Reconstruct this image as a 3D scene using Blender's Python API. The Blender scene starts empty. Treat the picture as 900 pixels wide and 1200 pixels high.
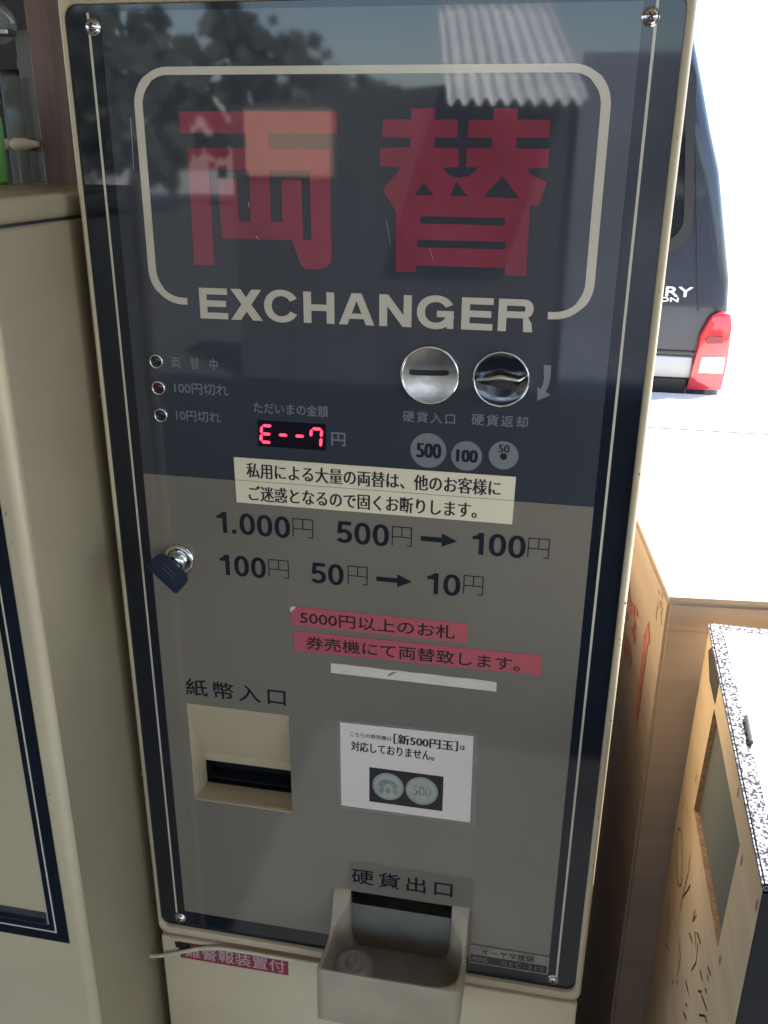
import bpy, bmesh, math, random
from mathutils import Vector, Matrix, noise
random.seed(7)
S = bpy.context.scene
COL = S.collection
ZT = 1550.0                      # height of the panel's top edge above the floor, mm

def V(x, v, d):                  # machine millimetres (right, down from panel top, depth behind panel) -> metres
    return Vector((x / 1000, d / 1000, (ZT - v) / 1000))

# ------------------------------------------------------------------ camera
cam = bpy.data.cameras.new('camera')
co = bpy.data.objects.new('camera', cam)
COL.objects.link(co)
a, b, c = 0.37798191, 0.18975760, 0.00805103
ca, sa, cb, sb, cc, sc = math.cos(a), math.sin(a), math.cos(b), math.sin(b), math.cos(c), math.sin(c)
Rm = Matrix(((cc, -sc, 0), (sc, cc, 0), (0, 0, 1))) @ Matrix(((1, 0, 0), (0, ca, -sa), (0, sa, ca))) @ Matrix(((cb, 0, sb), (0, 1, 0), (-sb, 0, cb)))
cv = lambda r, s: Vector((s * r[0], s * r[2], -s * r[1]))
right, up, back = cv(Rm[0], 1), cv(Rm[1], -1), cv(Rm[2], -1)
M = Matrix((right, up, back)).transposed().to_4x4()
M.translation = V(142.2996, 87.5496, -636.2773)
co.matrix_world = M
cam.sensor_fit = 'HORIZONTAL'
cam.sensor_width = 36
cam.lens = 36 * 1071.645 / 900
cam.clip_start = 0.02
cam.clip_end = 500
S.camera = co

# ------------------------------------------------------------------ sky, sun, exposure
SUN = Vector((0.45, 0.45, 1.0)).normalized()
w = bpy.data.worlds.new('World')
S.world = w
w.use_nodes = True
nt = w.node_tree
sky = nt.nodes.new('ShaderNodeTexSky')
sky.sky_type = 'NISHITA'
sky.sun_disc = False
sky.sun_elevation = math.asin(SUN.z)
sky.sun_rotation = math.atan2(SUN.x, SUN.y)
bg = nt.nodes['Background']
bg.inputs['Strength'].default_value = 0.13
nt.links.new(sky.outputs[0], bg.inputs[0])
sl = bpy.data.lights.new('sun', 'SUN')
sl.energy = 5.0
sl.angle = math.radians(0.5)
sl.color = (1, 0.95, 0.87)
so = bpy.data.objects.new('sun', sl)
COL.objects.link(so)
so.rotation_euler = SUN.to_track_quat('Z', 'Y').to_euler()
so.location = (3, 3, 6)
S.view_settings.view_transform = 'Standard'
S.view_settings.look = 'None'
S.view_settings.exposure = 2.3
S.view_settings.gamma = 1

# ------------------------------------------------------------------ materials
def mat(name, col, rough=0.5, metal=0.0, var=0.0, scale=12.0, bump=0.0, bscale=200.0, coat=0.0, spec=0.5, col2=None, stretch=None, rvar=0.0, detail=4, ramp=(.35, .68)):
    m = bpy.data.materials.new(name)
    m.use_nodes = True
    n, l = m.node_tree.nodes, m.node_tree.links
    p = n['Principled BSDF']
    p.inputs['Base Color'].default_value = (*col, 1)
    p.inputs['Roughness'].default_value = rough
    p.inputs['Metallic'].default_value = metal
    p.inputs['Coat Weight'].default_value = coat
    p.inputs['Coat Roughness'].default_value = 0.04
    p.inputs['Specular IOR Level'].default_value = spec
    tc = n.new('ShaderNodeTexCoord')
    src = tc.outputs['Object']
    if stretch:
        mp = n.new('ShaderNodeMapping')
        mp.inputs['Scale'].default_value = stretch
        l.new(src, mp.inputs[0])
        src = mp.outputs[0]
    if var or col2:
        t = n.new('ShaderNodeTexNoise')
        t.inputs['Scale'].default_value = scale
        t.inputs['Detail'].default_value = detail
        l.new(src, t.inputs['Vector'])
        r = n.new('ShaderNodeValToRGB')
        r.color_ramp.elements[0].position = ramp[0]
        r.color_ramp.elements[1].position = ramp[1]
        k = col2 or tuple(x * (1 - var) for x in col)
        r.color_ramp.elements[0].color = (*k, 1)
        r.color_ramp.elements[1].color = (*col, 1)
        l.new(t.outputs['Fac'], r.inputs['Fac'])
        l.new(r.outputs[0], p.inputs['Base Color'])
        if rvar:
            mr = n.new('ShaderNodeMapRange')
            mr.inputs['To Min'].default_value = max(0, rough - rvar)
            mr.inputs['To Max'].default_value = rough + rvar
            l.new(t.outputs['Fac'], mr.inputs['Value'])
            l.new(mr.outputs[0], p.inputs['Roughness'])
    if bump:
        t2 = n.new('ShaderNodeTexNoise')
        t2.inputs['Scale'].default_value = bscale
        t2.inputs['Detail'].default_value = 3
        l.new(src, t2.inputs['Vector'])
        bn = n.new('ShaderNodeBump')
        bn.inputs['Strength'].default_value = bump
        bn.inputs['Distance'].default_value = 0.002
        l.new(t2.outputs['Fac'], bn.inputs['Height'])
        l.new(bn.outputs[0], p.inputs['Normal'])
    return m

def glassy(name, tint, fac, rough=0.08):
    m = bpy.data.materials.new(name)
    m.use_nodes = True
    n, l = m.node_tree.nodes, m.node_tree.links
    out = n['Material Output']
    p = n['Principled BSDF']
    p.inputs['Base Color'].default_value = (*tint, 1)
    p.inputs['Roughness'].default_value = rough
    tr = n.new('ShaderNodeBsdfTransparent')
    mx = n.new('ShaderNodeMixShader')
    mx.inputs[0].default_value = fac
    l.new(tr.outputs[0], mx.inputs[1])
    l.new(p.outputs[0], mx.inputs[2])
    l.new(mx.outputs[0], out.inputs['Surface'])
    return m

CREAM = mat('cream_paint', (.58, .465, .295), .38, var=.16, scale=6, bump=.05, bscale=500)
CREAM_SHADED = mat('shaded_cream_paint', (.31, .25, .155), .36, var=.22, scale=5, bump=.05, bscale=500)  # same cream darkened for the shade on the left machine's side
CREAM2 = mat('cream_paint_pale', (.70, .56, .365), .42, var=.13, scale=9, bump=.05, bscale=500)
GRIME = mat('grimy_cream', (.42, .36, .25), .6, col2=(.16, .12, .08), scale=60)
NAVY = mat('navy_print', (.010, .013, .020), .05, rvar=.03, var=.15, scale=30)
SLATE = mat('slate_print', (.046, .050, .060), .035, rvar=.03, spec=.62, var=.08, scale=9, bump=.02, bscale=7)
GREY = mat('grey_print', (.222, .190, .146), .06, rvar=.05, spec=.6, var=.10, scale=7, bump=.02, bscale=7)
BEIGE = mat('beige_print', (.62, .54, .42), .12, var=.05)
INK = mat('navy_ink', (.014, .017, .024), .25)
DIM = mat('dim_grey_print', (.21, .21, .205), .15)
RED = mat('crimson_print', (.29, .050, .075), .035, rvar=.03, spec=.62, var=.22, scale=16, bump=.02, bscale=7)
CHROME = mat('chrome', (.72, .70, .66), .14, metal=1, var=.15, scale=40)
BRUSH = mat('brushed_steel', (.62, .58, .51), .33, metal=1, col2=(.36, .34, .31), scale=45, bump=.15, bscale=160)
STEEL = mat('dull_steel', (.45, .43, .40), .35, metal=1, var=.3, scale=80)
BLACK = mat('black_void', (.006, .006, .008), .5)
WHITE = mat('white_tape', (.76, .67, .52), .55, var=.1, scale=50)
LABEL = mat('ivory_label', (.84, .71, .50), .45, var=.05, scale=30)
PINK = mat('pink_label', (.52, .10, .115), .45, var=.10, scale=40)
PAPER = mat('white_paper', (.84, .71, .60), .55, var=.03, scale=20)
TEXT = mat('black_ink', (.012, .012, .014), .5)
MARON = mat('maroon_label', (.30, .035, .05), .45, var=.15, scale=60)
KEYM = mat('navy_plastic', (.014, .021, .042), .35, bump=.05)
RUBBER = mat('black_rubber', (.015, .015, .016), .6)

# ------------------------------------------------------------------ object helpers
def tag(o, label=None, cat=None, group=None, kind=None):
    if label: o['label'] = label
    if cat: o['category'] = cat
    if group: o['group'] = group
    if kind: o['kind'] = kind
    return o

def thing(name, loc, label, cat, group=None):
    o = bpy.data.objects.new(name, None)
    o.empty_display_size = .05
    o.location = V(*loc)
    COL.objects.link(o)
    return tag(o, label, cat, group)

class MB:
    def __init__(s): s.bm = bmesh.new(); s.mats = []
    def mi(s, m):
        if m not in s.mats: s.mats.append(m)
        return s.mats.index(m)
    def face(s, pts, m, smooth=False):
        vs = [s.bm.verts.new(V(*p)) for p in pts]
        f = s.bm.faces.new(vs)
        f.material_index = s.mi(m); f.smooth = smooth
        return f
    def flat(s, xv, d, m):                       # polygon on a plane of constant depth, facing the viewer
        A = sum(xv[i][0] * xv[(i + 1) % len(xv)][1] - xv[(i + 1) % len(xv)][0] * xv[i][1] for i in range(len(xv)))
        if A > 0: xv = xv[::-1]
        return s.face([(x, v, d) for x, v in xv], m)
    def rect(s, x0, x1, v0, v1, d, m): return s.flat([(x0, v0), (x1, v0), (x1, v1), (x0, v1)], d, m)
    def slab(s, xv, d0, d1, m, bev=0, seg=1):    # polygon extruded from depth d0 (near) to d1
        t = bmesh.new()
        A = sum(xv[i][0] * xv[(i + 1) % len(xv)][1] - xv[(i + 1) % len(xv)][0] * xv[i][1] for i in range(len(xv)))
        if A > 0: xv = xv[::-1]
        f = [t.verts.new(V(x, v, d0)) for x, v in xv]
        k = [t.verts.new(V(x, v, d1)) for x, v in xv]
        t.faces.new(f); t.faces.new(k[::-1])
        for i in range(len(f)):
            j = (i + 1) % len(f)
            t.faces.new((f[j], f[i], k[i], k[j]))
        if bev: bmesh.ops.bevel(t, geom=t.edges[:], offset=bev / 1000, segments=seg, affect='EDGES', profile=.5)
        s.join(t, m, bool(bev) and seg > 1)
    def join(s, t, m, smooth=False):
        bmesh.ops.recalc_face_normals(t, faces=t.faces[:])
        mp = {v: s.bm.verts.new(v.co) for v in t.verts}
        i = s.mi(m)
        for f in t.faces:
            g = s.bm.faces.new([mp[v] for v in f.verts])
            g.material_index = i; g.smooth = smooth
        t.free()
    def box(s, x0, x1, v0, v1, d0, d1, m, bev=0, seg=2): s.slab([(x0, v0), (x1, v0), (x1, v1), (x0, v1)], d0, d1, m, bev, seg)
    def grid(s, rings, m, close=True, smooth=True, caps=False):
        R = [[s.bm.verts.new(V(*p)) for p in r] for r in rings]
        i = s.mi(m); n = len(R[0])
        for a in range(len(R) - 1):
            for q in range(n if close else n - 1):
                z = (q + 1) % n
                f = s.bm.faces.new((R[a][q], R[a][z], R[a + 1][z], R[a + 1][q]))
                f.material_index = i; f.smooth = smooth
        if caps:
            for r in (R[0], R[-1]):
                f = s.bm.faces.new(r); f.material_index = i
    def lathe(s, x, v, prof, m, n=48, cap=True):  # prof: (radius, depth) about the depth axis
        rings = [[(x + r * math.cos(t * 2 * math.pi / n), v + r * math.sin(t * 2 * math.pi / n), d) for t in range(n)] for r, d in prof]
        s.grid(rings, m)
        if cap and prof[-1][0] > 0: s.face(rings[-1], m)
    def tube(s, pts, r, m, n=8):
        P = [Vector(p) for p in pts]; rings = []
        for i, p in enumerate(P):
            t = (P[min(i + 1, len(P) - 1)] - P[max(i - 1, 0)]).normalized()
            u = t.cross(Vector((0, 1, 0.01)))
            if u.length < .1: u = t.cross(Vector((1, 0, 0)))
            u.normalize(); w_ = t.cross(u)
            rr = r[i] if isinstance(r, (list, tuple)) else r
            rings.append([tuple(p + rr * (math.cos(k * 2 * math.pi / n) * u + math.sin(k * 2 * math.pi / n) * w_)) for k in range(n)])
        s.grid(rings, m, caps=True)
    def build(s, name, parent=None, label=None, origin=None, recalc=False):
        if recalc: bmesh.ops.recalc_face_normals(s.bm, faces=s.bm.faces[:])
        me = bpy.data.meshes.new(name)
        o = bpy.data.objects.new(name, me)
        if origin:
            L = V(*origin)
            for v in s.bm.verts: v.co -= L
            o.location = L
        s.bm.to_mesh(me); s.bm.free()
        for m in s.mats: me.materials.append(m)
        COL.objects.link(o)
        if parent:
            o.parent = parent
            o.matrix_parent_inverse = Matrix.Translation(-parent.location)
        if label: o['label'] = label
        return o

def wear(mb, o):
    """lay small surface marks into the mesh of the part they mark"""
    bm = bmesh.new(); bm.from_mesh(o.data)
    idx = {}
    for k, mm in enumerate(mb.mats):
        o.data.materials.append(mm); idx[k] = len(o.data.materials) - 1
    mp = {v: bm.verts.new(v.co) for v in mb.bm.verts}
    for f in mb.bm.faces:
        g = bm.faces.new([mp[v] for v in f.verts]); g.material_index = idx[f.material_index]
    bm.to_mesh(o.data); bm.free(); mb.bm.free()

def circ(x, v, r, n=40, ry=None): return [(x + r * math.cos(i * 2 * math.pi / n), v + (ry or r) * math.sin(i * 2 * math.pi / n)) for i in range(n)]

_font_obj = None
def glyphs(body, bold=0.0, spacing=1.0):
    """outline mesh of a line of text in the built-in typeface: (points, faces)"""
    cu = bpy.data.curves.new('t', 'FONT')
    cu.body = body; cu.size = 1; cu.offset = bold; cu.resolution_u = 4; cu.space_character = spacing
    cu.fill_mode = 'FRONT'
    o = bpy.data.objects.new('t', cu)
    COL.objects.link(o)
    dg = bpy.context.evaluated_depsgraph_get()
    dg.update()
    me = bpy.data.meshes.new_from_object(o.evaluated_get(dg))
    pts = [(v.co.x, v.co.y) for v in me.vertices]
    fs = [tuple(p.vertices) for p in me.polygons]
    bpy.data.objects.remove(o); bpy.data.curves.remove(cu); bpy.data.meshes.remove(me)
    return pts, fs

def put_text(mb, body, x0, x1, v0, v1, d, m, fat=0.0, smear=0, spacing=1.0):
    """lettering fitted to a box; fat thickens every stroke (mm), smear only the upright ones"""
    pts, fs = glyphs(body, 0.0, spacing)
    xs = [p[0] for p in pts]; ys = [p[1] for p in pts]
    ax, bx, ay, by = min(xs), max(xs), min(ys), max(ys)
    fx = (x1 - x0) / (bx - ax); fy = (v1 - v0) / (by - ay)
    cop = [(0, 0)]
    if smear: cop += [(-smear, 0), (smear, 0), (-smear / 2, 0), (smear / 2, 0)]
    if fat: cop += [(-fat, 0), (fat, 0), (0, -fat), (0, fat)]
    i = mb.mi(m)
    for k, (ex, ey) in enumerate(cop):
        q = [mb.bm.verts.new(V(x0 + (x - ax) * fx + ex, v1 - (y - ay) * fy + ey, d - k * .008)) for x, y in pts]
        for f in fs:
            try:
                g = mb.bm.faces.new([q[j] for j in f]); g.material_index = i
            except ValueError: pass

def arcstrip(mb, cx, cv_, rx, ry, t, a0, a1, d, m, n=28, p=2.0, tv=None):
    """ring segment of a superellipse, outer radii rx,ry, stroke t (tv at top/bottom), angles in degrees (0 right, 90 down)"""
    tv = tv or t
    def se(an, rx, ry):
        c_, s_ = math.cos(an), math.sin(an)
        return (cx + rx * math.copysign(abs(c_) ** (2 / p), c_), cv_ + ry * math.copysign(abs(s_) ** (2 / p), s_))
    for i in range(n):
        A = math.radians(a0 + (a1 - a0) * i / n); B = math.radians(a0 + (a1 - a0) * (i + 1) / n)
        mb.flat([se(A, rx, ry), se(B, rx, ry), se(B, rx - t, ry - tv), se(A, rx - t, ry - tv)], d, m)

def g_E(mb, x0, x1, v0, v1, s, t, d, m):
    mb.flat([(x0, v0), (x1, v0), (x1, v0 + t), (x0 + s, v0 + t), (x0 + s, (v0 + v1) / 2 - t / 2), (x1 - 1.2, (v0 + v1) / 2 - t / 2), (x1 - 1.2, (v0 + v1) / 2 + t / 2), (x0 + s, (v0 + v1) / 2 + t / 2), (x0 + s, v1 - t), (x1, v1 - t), (x1, v1), (x0, v1)], d, m)
def g_X(mb, x0, x1, v0, v1, s, d, m):
    w_ = s * 1.3; c_ = (x0 + x1) / 2; h = (v0 + v1) / 2
    mb.flat([(x0 + .4, v0), (x0 + .4 + w_, v0), (x1, v1), (x1 - w_, v1)], d, m)
    mb.flat([(x1 - .4 - w_, v0), (x1 - .4, v0), (x0 + w_, v1), (x0, v1)], d - .012, m)
def g_H(mb, x0, x1, v0, v1, s, t, d, m):
    h = (v0 + v1) / 2
    mb.flat([(x0, v0), (x0 + s, v0), (x0 + s, h - t / 2), (x1 - s, h - t / 2), (x1 - s, v0), (x1, v0), (x1, v1), (x1 - s, v1), (x1 - s, h + t / 2), (x0 + s, h + t / 2), (x0 + s, v1), (x0, v1)], d, m)
def g_A(mb, x0, x1, v0, v1, s, t, d, m):
    c_ = (x0 + x1) / 2; w_ = s * 1.08; b = v1 - (v1 - v0) * .22
    k = lambda v: (v1 - v) / (v1 - v0)
    e = c_ - w_ * .58
    mb.flat([(x0, v1), (e, v0), (2 * c_ - e, v0), (x1, v1), (x1 - w_, v1), (x1 - w_ - (c_ - x0 - w_) * .22, b), (x0 + w_ + (c_ - x0 - w_) * .22, b), (x0 + w_, v1)][:4] + [(x1 - w_, v1), (c_, v0 + t * 1.15), (x0 + w_, v1)], d, m)
    y0, y1 = v1 - (v1 - v0) * .36, v1 - (v1 - v0) * .19
    i = lambda v: (c_ - (x0 + w_)) * (v1 - v) / (v1 - v0 - t * 1.15)
    mb.flat([(x0 + w_ + i(y0) - 1, y0), (x1 - w_ - i(y0) + 1, y0), (x1 - w_ - i(y1) + 1, y1), (x0 + w_ + i(y1) - 1, y1)], d - .012, m)
def g_N(mb, x0, x1, v0, v1, s, d, m):
    mb.flat([(x0, v0), (x0 + s * 1.1, v0), (x1 - s, v1 - 8), (x1 - s, v0), (x1, v0), (x1, v1), (x1 - s * 1.1, v1), (x0 + s, v0 + 8), (x0 + s, v1), (x0, v1)], d, m)
def g_C(mb, x0, x1, v0, v1, s, t, d, m, G=False):
    cx, cy = (x0 + x1) / 2, (v0 + v1) / 2; rx, ry = (x1 - x0) / 2 + .3, (v1 - v0) / 2 + .6
    arcstrip(mb, cx, cy, rx, ry, s, 28 if not G else 12, 332, d, m, 40, 2.1, t)
    if G:
        mb.rect(x1 - 5, x1 - .5, cy - .3, v1, d - .012, m)
        mb.rect(cx + .8, x1 - .5, cy - 1.2, cy + 3.2, d - .02, m)
def g_R(mb, x0, x1, v0, v1, s, t, d, m):
    h = v0 + (v1 - v0) * .58
    mb.rect(x0, x0 + s, v0, v1, d, m)
    r = (h - v0) / 2
    cx = x1 - r * 1.05 - .4
    mb.rect(x0 + s, cx, v0, v0 + t, d, m); mb.rect(x0 + s, cx, h - t, h, d, m)
    arcstrip(mb, cx, v0 + r, r * 1.05, r, s * .95, -90, 90, d, m, 20, 2.2, t)
    mb.flat([(cx - 3.5, h), (cx + 3, h - 1.2), (x1 - 1.2, h + 3.2), (x1 - .6, v1 - 1), (x1, v1), (x1 - s - .8, v1), (x1 - s - 1.2, h + 3.6), (cx, h)], d - .012, m)
def g_0(mb, x0, x1, v0, v1, s, t, d, m):
    arcstrip(mb, (x0 + x1) / 2, (v0 + v1) / 2, (x1 - x0) / 2, (v1 - v0) / 2, s, 0, 360, d, m, 36, 2.25, t)
def g_1(mb, x0, x1, v0, v1, s, d, m):
    mb.flat([(x1 - s, v0), (x1, v0), (x1, v1), (x1 - s, v1), (x1 - s, v0 + 5.6), (x0, v0 + 5.6), (x0, v0 + 3.2), (x0 + 2.4, v0 + 2.6), (x1 - s - .6, v0 + 1)], d, m)
def g_5(mb, x0, x1, v0, v1, s, t, d, m):
    h = v1 - v0; w_ = x1 - x0
    mb.rect(x0 + w_ * .18, x1 - w_ * .06, v0, v0 + t, d, m)
    mb.flat([(x0 + w_ * .16, v0), (x0 + w_ * .16 + s * .85, v0), (x0 + w_ * .1 + s * .85, v0 + h * .55), (x0 + w_ * .06, v0 + h * .55)], d - .012, m)
    arcstrip(mb, x0 + w_ * .48, v0 + h * .68, w_ * .52, h * .325, s, -140, 150, d - .02, m, 30, 2.1, t)
def g_yen(mb, x0, x1, v0, v1, s, d, m):
    w_ = x1 - x0; c_ = (x0 + x1) / 2; h = v0 + (v1 - v0) * .52
    mb.rect(x0, x1, v0, v0 + s, d, m); mb.rect(x0, x0 + s, v0 + s, v1, d, m)
    mb.rect(x1 - s, x1, v0 + s, v1 - s, d, m); mb.rect(x1 - w_ * .26, x1, v1 - s, v1, d, m)
    mb.rect(c_ - s / 2, c_ + s / 2, v0 + s, h, d, m); mb.rect(x0 + s, x1 - s, h, h + s, d, m)
def number(mb, body, x0, x1, v0, v1, d, m, s=3.6, t=2.9):
    W = {'1': .86, '0': 1.0, '5': 1.0, '.': .46}
    n = sum(W[k] for k in body); u = (x1 - x0 + 1.7) / n; x = x0
    for k in body:
        e = x + W[k] * u - 1.7
        if k == '0': g_0(mb, x, e, v0 - .2, v1 + .2, s, t, d, m)
        elif k == '1': g_1(mb, x, e - 2.2, v0, v1, s, d, m)
        elif k == '5': g_5(mb, x, e, v0, v1, s, t, d, m)
        else: mb.rect(x + .2, x + 3.6, v1 - 3.4, v1, d, m)
        x += W[k] * u
def poly_holes(mb, outer, holes, d, m):
    """flat filled outline with holes"""
    t = bmesh.new()
    es = []
    for lp in [outer] + holes:
        vs = [t.verts.new(V(x, v, d)) for x, v in lp]
        es += [t.edges.new((vs[i], vs[(i + 1) % len(vs)])) for i in range(len(vs))]
    bmesh.ops.triangle_fill(t, use_beauty=True, use_dissolve=False, edges=es, normal=(0, -1, 0))
    i = mb.mi(m); mp = {v: mb.bm.verts.new(v.co) for v in t.verts}
    for f in t.faces:
        vs = [mp[v] for v in f.verts]
        if f.normal.y > 0: vs.reverse()
        g = mb.bm.faces.new(vs); g.material_index = i
    t.free()
def rrect(x0, x1, v0, v1, r, n=6):
    o = []
    for cx, cy, a0 in ((x1 - r, v0 + r, -90), (x1 - r, v1 - r, 0), (x0 + r, v1 - r, 90), (x0 + r, v0 + r, 180)):
        for i in range(n + 1):
            A = math.radians(a0 + 90 * i / n)
            o.append((cx + r * math.cos(A), cy + r * math.sin(A)))
    return o

# ================================================================== SETTING
CONC = mat('concrete', (.42, .40, .37), .85, var=.25, scale=3, bump=.4, bscale=60)
ASPH = mat('asphalt', (.05, .049, .047), .9, var=.3, scale=5, bump=.4, bscale=90)
m = MB(); m.face([(-60000, ZT, -60000), (60000, ZT, -60000), (60000, ZT, 60000), (-60000, ZT, 60000)], CONC)
tag(m.build('ground', recalc=True), kind='structure')
m = MB(); m.face([(-40000, ZT - 4, -30000), (40000, ZT - 4, -30000), (40000, ZT - 4, 650), (-40000, ZT - 4, 650)], ASPH)
tag(m.build('yard', recalc=True), kind='structure')
# raised concrete platform outside, cast in three slabs with open joints
m = MB()
PALE = mat('pale_concrete', (.62, .60, .55), .85, var=.12, scale=2, bump=.4, bscale=80)
for d0, d1 in ((760, 1575), (1596, 2170), (2192, 2640)):
    m.box(300, 4200, 876, ZT, d0, d1, PALE, 5, 1)
for d0, d1 in ((1575.5, 1595.5), (2170.5, 2191.5)): m.box(302, 4198, 879, ZT - 2, d0, d1, mat('joint_filler', (.03, .027, .024), .9))
tag(m.build('platform', origin=(2200, ZT, 1700)), kind='structure')
# shop canopy and interior wall that keep the machines in shade
DARKW = mat('dark_wall', (.05, .045, .04), .8, var=.4, scale=4)
TIN = mat('corrugated_tin', (.72, .74, .76), .5, metal=0, var=.2, scale=4)
m = MB(); m.box(620.5, 3000, -790, -750, -4150, -350, mat('sky_blocker_side', (.30, .26, .20), .7, var=.2)); m.box(-3200, 620, -790, -750, -4150, 1200, mat('soffit_board', (.48, .38, .27), .7, var=.2), 0)  # unseen; first slab added only to block front-right sky light
tag(m.build('canopy_roof', origin=(-1300, -750, -1200)), 'unseen brown canopy over the two machines, widened with a slab added to block sky', 'roof')
m = MB(); m.box(-3200, -230, -749, ZT, 900, 980, DARKW)
tag(m.build('wall', origin=(-1700, ZT, 940)), 'dark shop wall deep behind the wooden post', 'wall')

# shed across the lane: only its mirror image in the glossy panel is seen
SH = thing('shed', (-600, ZT, -5300), 'dark shed with a corrugated tin roof across the lane, mirrored in the panel', 'shed')
TAR = mat('tarred_boards', (.09, .095, .105), .8, var=.3, scale=3, stretch=(4, 1, .3))
m = MB(); m.slab([(-1960, -150), (140, -330), (140, ZT), (-1960, ZT)], -5600, -5200, TAR)
m.box(141, 720, -420, ZT, -5650, -5150, mat('blue_silhouette_block', (.30, .34, .44), .8, var=.3, scale=3)); m.build('wall', SH)  # added block standing in for the dark figure mirrored there, lightened for glare
m = MB(); rings = []
for d, v in ((-4750, -150), (-6400, -820)):
    rings.append([(-560 + 10 * i + (d + 4750) * .18, v + 20 * math.sin(i * 10 / 76 * 2 * math.pi), d) for i in range(76)])
m.grid(rings, TIN, close=False); m.build('roof', SH)
m = MB(); m.box(-1868, -1317, -128, 248, -5196, -5180, mat('pale_board_paint', (.80, .52, .38), .6)); m.build('shutter', SH)

# unseen trees added to break up the panel's sky reflection, one leafy mass
m = MB()
LEAF = mat('dull_leaves', (.09, .10, .075), .8, var=.4, scale=.6)
for k in range(46):
    cx_ = -36000 + k * 1250 + random.uniform(-500, 500); cd_ = random.uniform(-27000, -21000)
    h_ = random.uniform(200, 1300) + max(0, min(1, (-4500 - cx_) / 5000)) * random.uniform(2000, 4200); w0 = random.uniform(900, 1700)
    for q in range(170):
        p = Vector((random.gauss(0, 1), random.gauss(0, 1), random.gauss(0, 1))).normalized() * random.uniform(.55, 1.05)
        r = random.uniform(120, 330); an = random.uniform(0, 6.28); tl = random.uniform(-.6, .6)
        x = cx_ + p.x * w0; d = cd_ + p.y * w0; v = 500 - h_ * .5 + p.z * (h_ * .5 + 550)
        m.face([(x + r * math.cos(an + g), v + r * math.sin(an + g), d + r * tl * math.cos(g)) for g in (0, 1.4, 3.1, 4.6)], LEAF)
tag(m.build('added_treeline'), 'unseen treeline added to soften and darken the panel reflection', kind='stuff')

# ================================================================== COIN EXCHANGE MACHINE
X = thing('coin_exchange_machine', (0, ZT, 220), 'cream coin exchange machine with dark upper panel and red kanji, standing in the middle', 'coin changer')
m = MB()
m.box(-202.5, 205.5, -11, ZT - 2, 46, 450, CREAM, 6, 2)
m.box(-200, 203, 813, ZT - 8, 14, 46, CREAM2, 0)
m.build('cabinet', X)
# raised door frame with rounded inner corners
m = MB()
out = rrect(-203, 206, -11, 808.5, 9); inn = rrect(-200, 200.2, 0, 799, 9)
sh = lambda lp, e, cx=0, cy=400: [(x + (e if x > cx else -e), v + (e if v > cy else -e)) for x, v in lp]
R = [[(x, v, 46) for x, v in out], [(x, v, 0) for x, v in out], [(x, v, -1.6) for x, v in sh(out, -.3)], [(x, v, -3.0) for x, v in sh(out, -.9)], [(x, v, -3.9) for x, v in sh(out, -1.8)], [(x, v, -4.3) for x, v in sh(out, -2.6)], [(x, v, -4.0) for x, v in sh(inn, .6)], [(x, v, -3) for x, v in inn], [(x, v, 1.5) for x, v in inn]]
m.grid(R, CREAM); dframe = m.build('door_frame', X, recalc=True)
# printed face: a grid of cells with openings for the note slot and the coin chute
m = MB()
BX0, BX1, BV0, BV1 = -154, -61.5, 539.3, 641.5
CX0, CX1, CV0, CV1 = -8, 86, 722, 736
xs = sorted({-201, -174.5, BX0, BX1, CX0, CX1, 175.2, 201.2}); vs = sorted({-1, 4.5, 328.2, BV0, BV1, CV0, CV1, 779.5, 800})
for i in range(len(xs) - 1):
    for j in range(len(vs) - 1):
        x, v = (xs[i] + xs[i + 1]) / 2, (vs[j] + vs[j + 1]) / 2
        if BX0 < x < BX1 and BV0 < v < BV1 or CX0 < x < CX1 and CV0 < v < CV1: continue
        k = NAVY if x < -174.5 or x > 175.2 or v < 4.5 or v > 779.5 else (SLATE if v < 328.2 else GREY)
        m.rect(xs[i], xs[i + 1], vs[j], vs[j + 1], 0, k)
face = m.build('face_panel', X, 'glossy printed front sheet, slate above and grey below inside a navy border')
# pinstripes
for x, v0, v1 in ((-183, 5, 783), (183.2, 3, 786)):
    m = MB(); m.rect(x - .9, x + .9, v0, v1, -.25, BEIGE); m.build('pinstripe', X)
# rounded outline round the title, open at the bottom for the lettering
m = MB()
path = [(-127, 191.9)]
def corner(cx, cy, r, a0, a1, n=10): return [(cx + r * math.cos(math.radians(a0 + (a1 - a0) * i / n)), cy + r * math.sin(math.radians(a0 + (a1 - a0) * i / n))) for i in range(n + 1)]
path += corner(-130.5, 170, 21.8, 90, 180) + corner(-130.5, 62, 21.8, 180, 270) + corner(136.6, 62, 21.8, -90, 0) + corner(136.6, 170, 21.8, 0, 90) + [(132.3, 191.9)]
for i in range(len(path) - 1):
    pass
def offs(P, h):
    o = []
    for i, p in enumerate(P):
        q, r = P[max(0, i - 1)], P[min(len(P) - 1, i + 1)]
        tx, ty = r[0] - q[0], r[1] - q[1]; L = math.hypot(tx, ty)
        hh = h * (1.1 if abs(ty) > abs(tx) else .9)
        o.append((p[0] - ty / L * hh, p[1] + tx / L * hh))
    return o
A_, B_ = offs(path, 2.75), offs(path, -2.75)
for i in range(len(path) - 1): m.flat([A_[i], A_[i + 1], B_[i + 1], B_[i]], -.25, BEIGE)
m.build('title_outline', X, 'beige rounded line framing the title')
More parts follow.
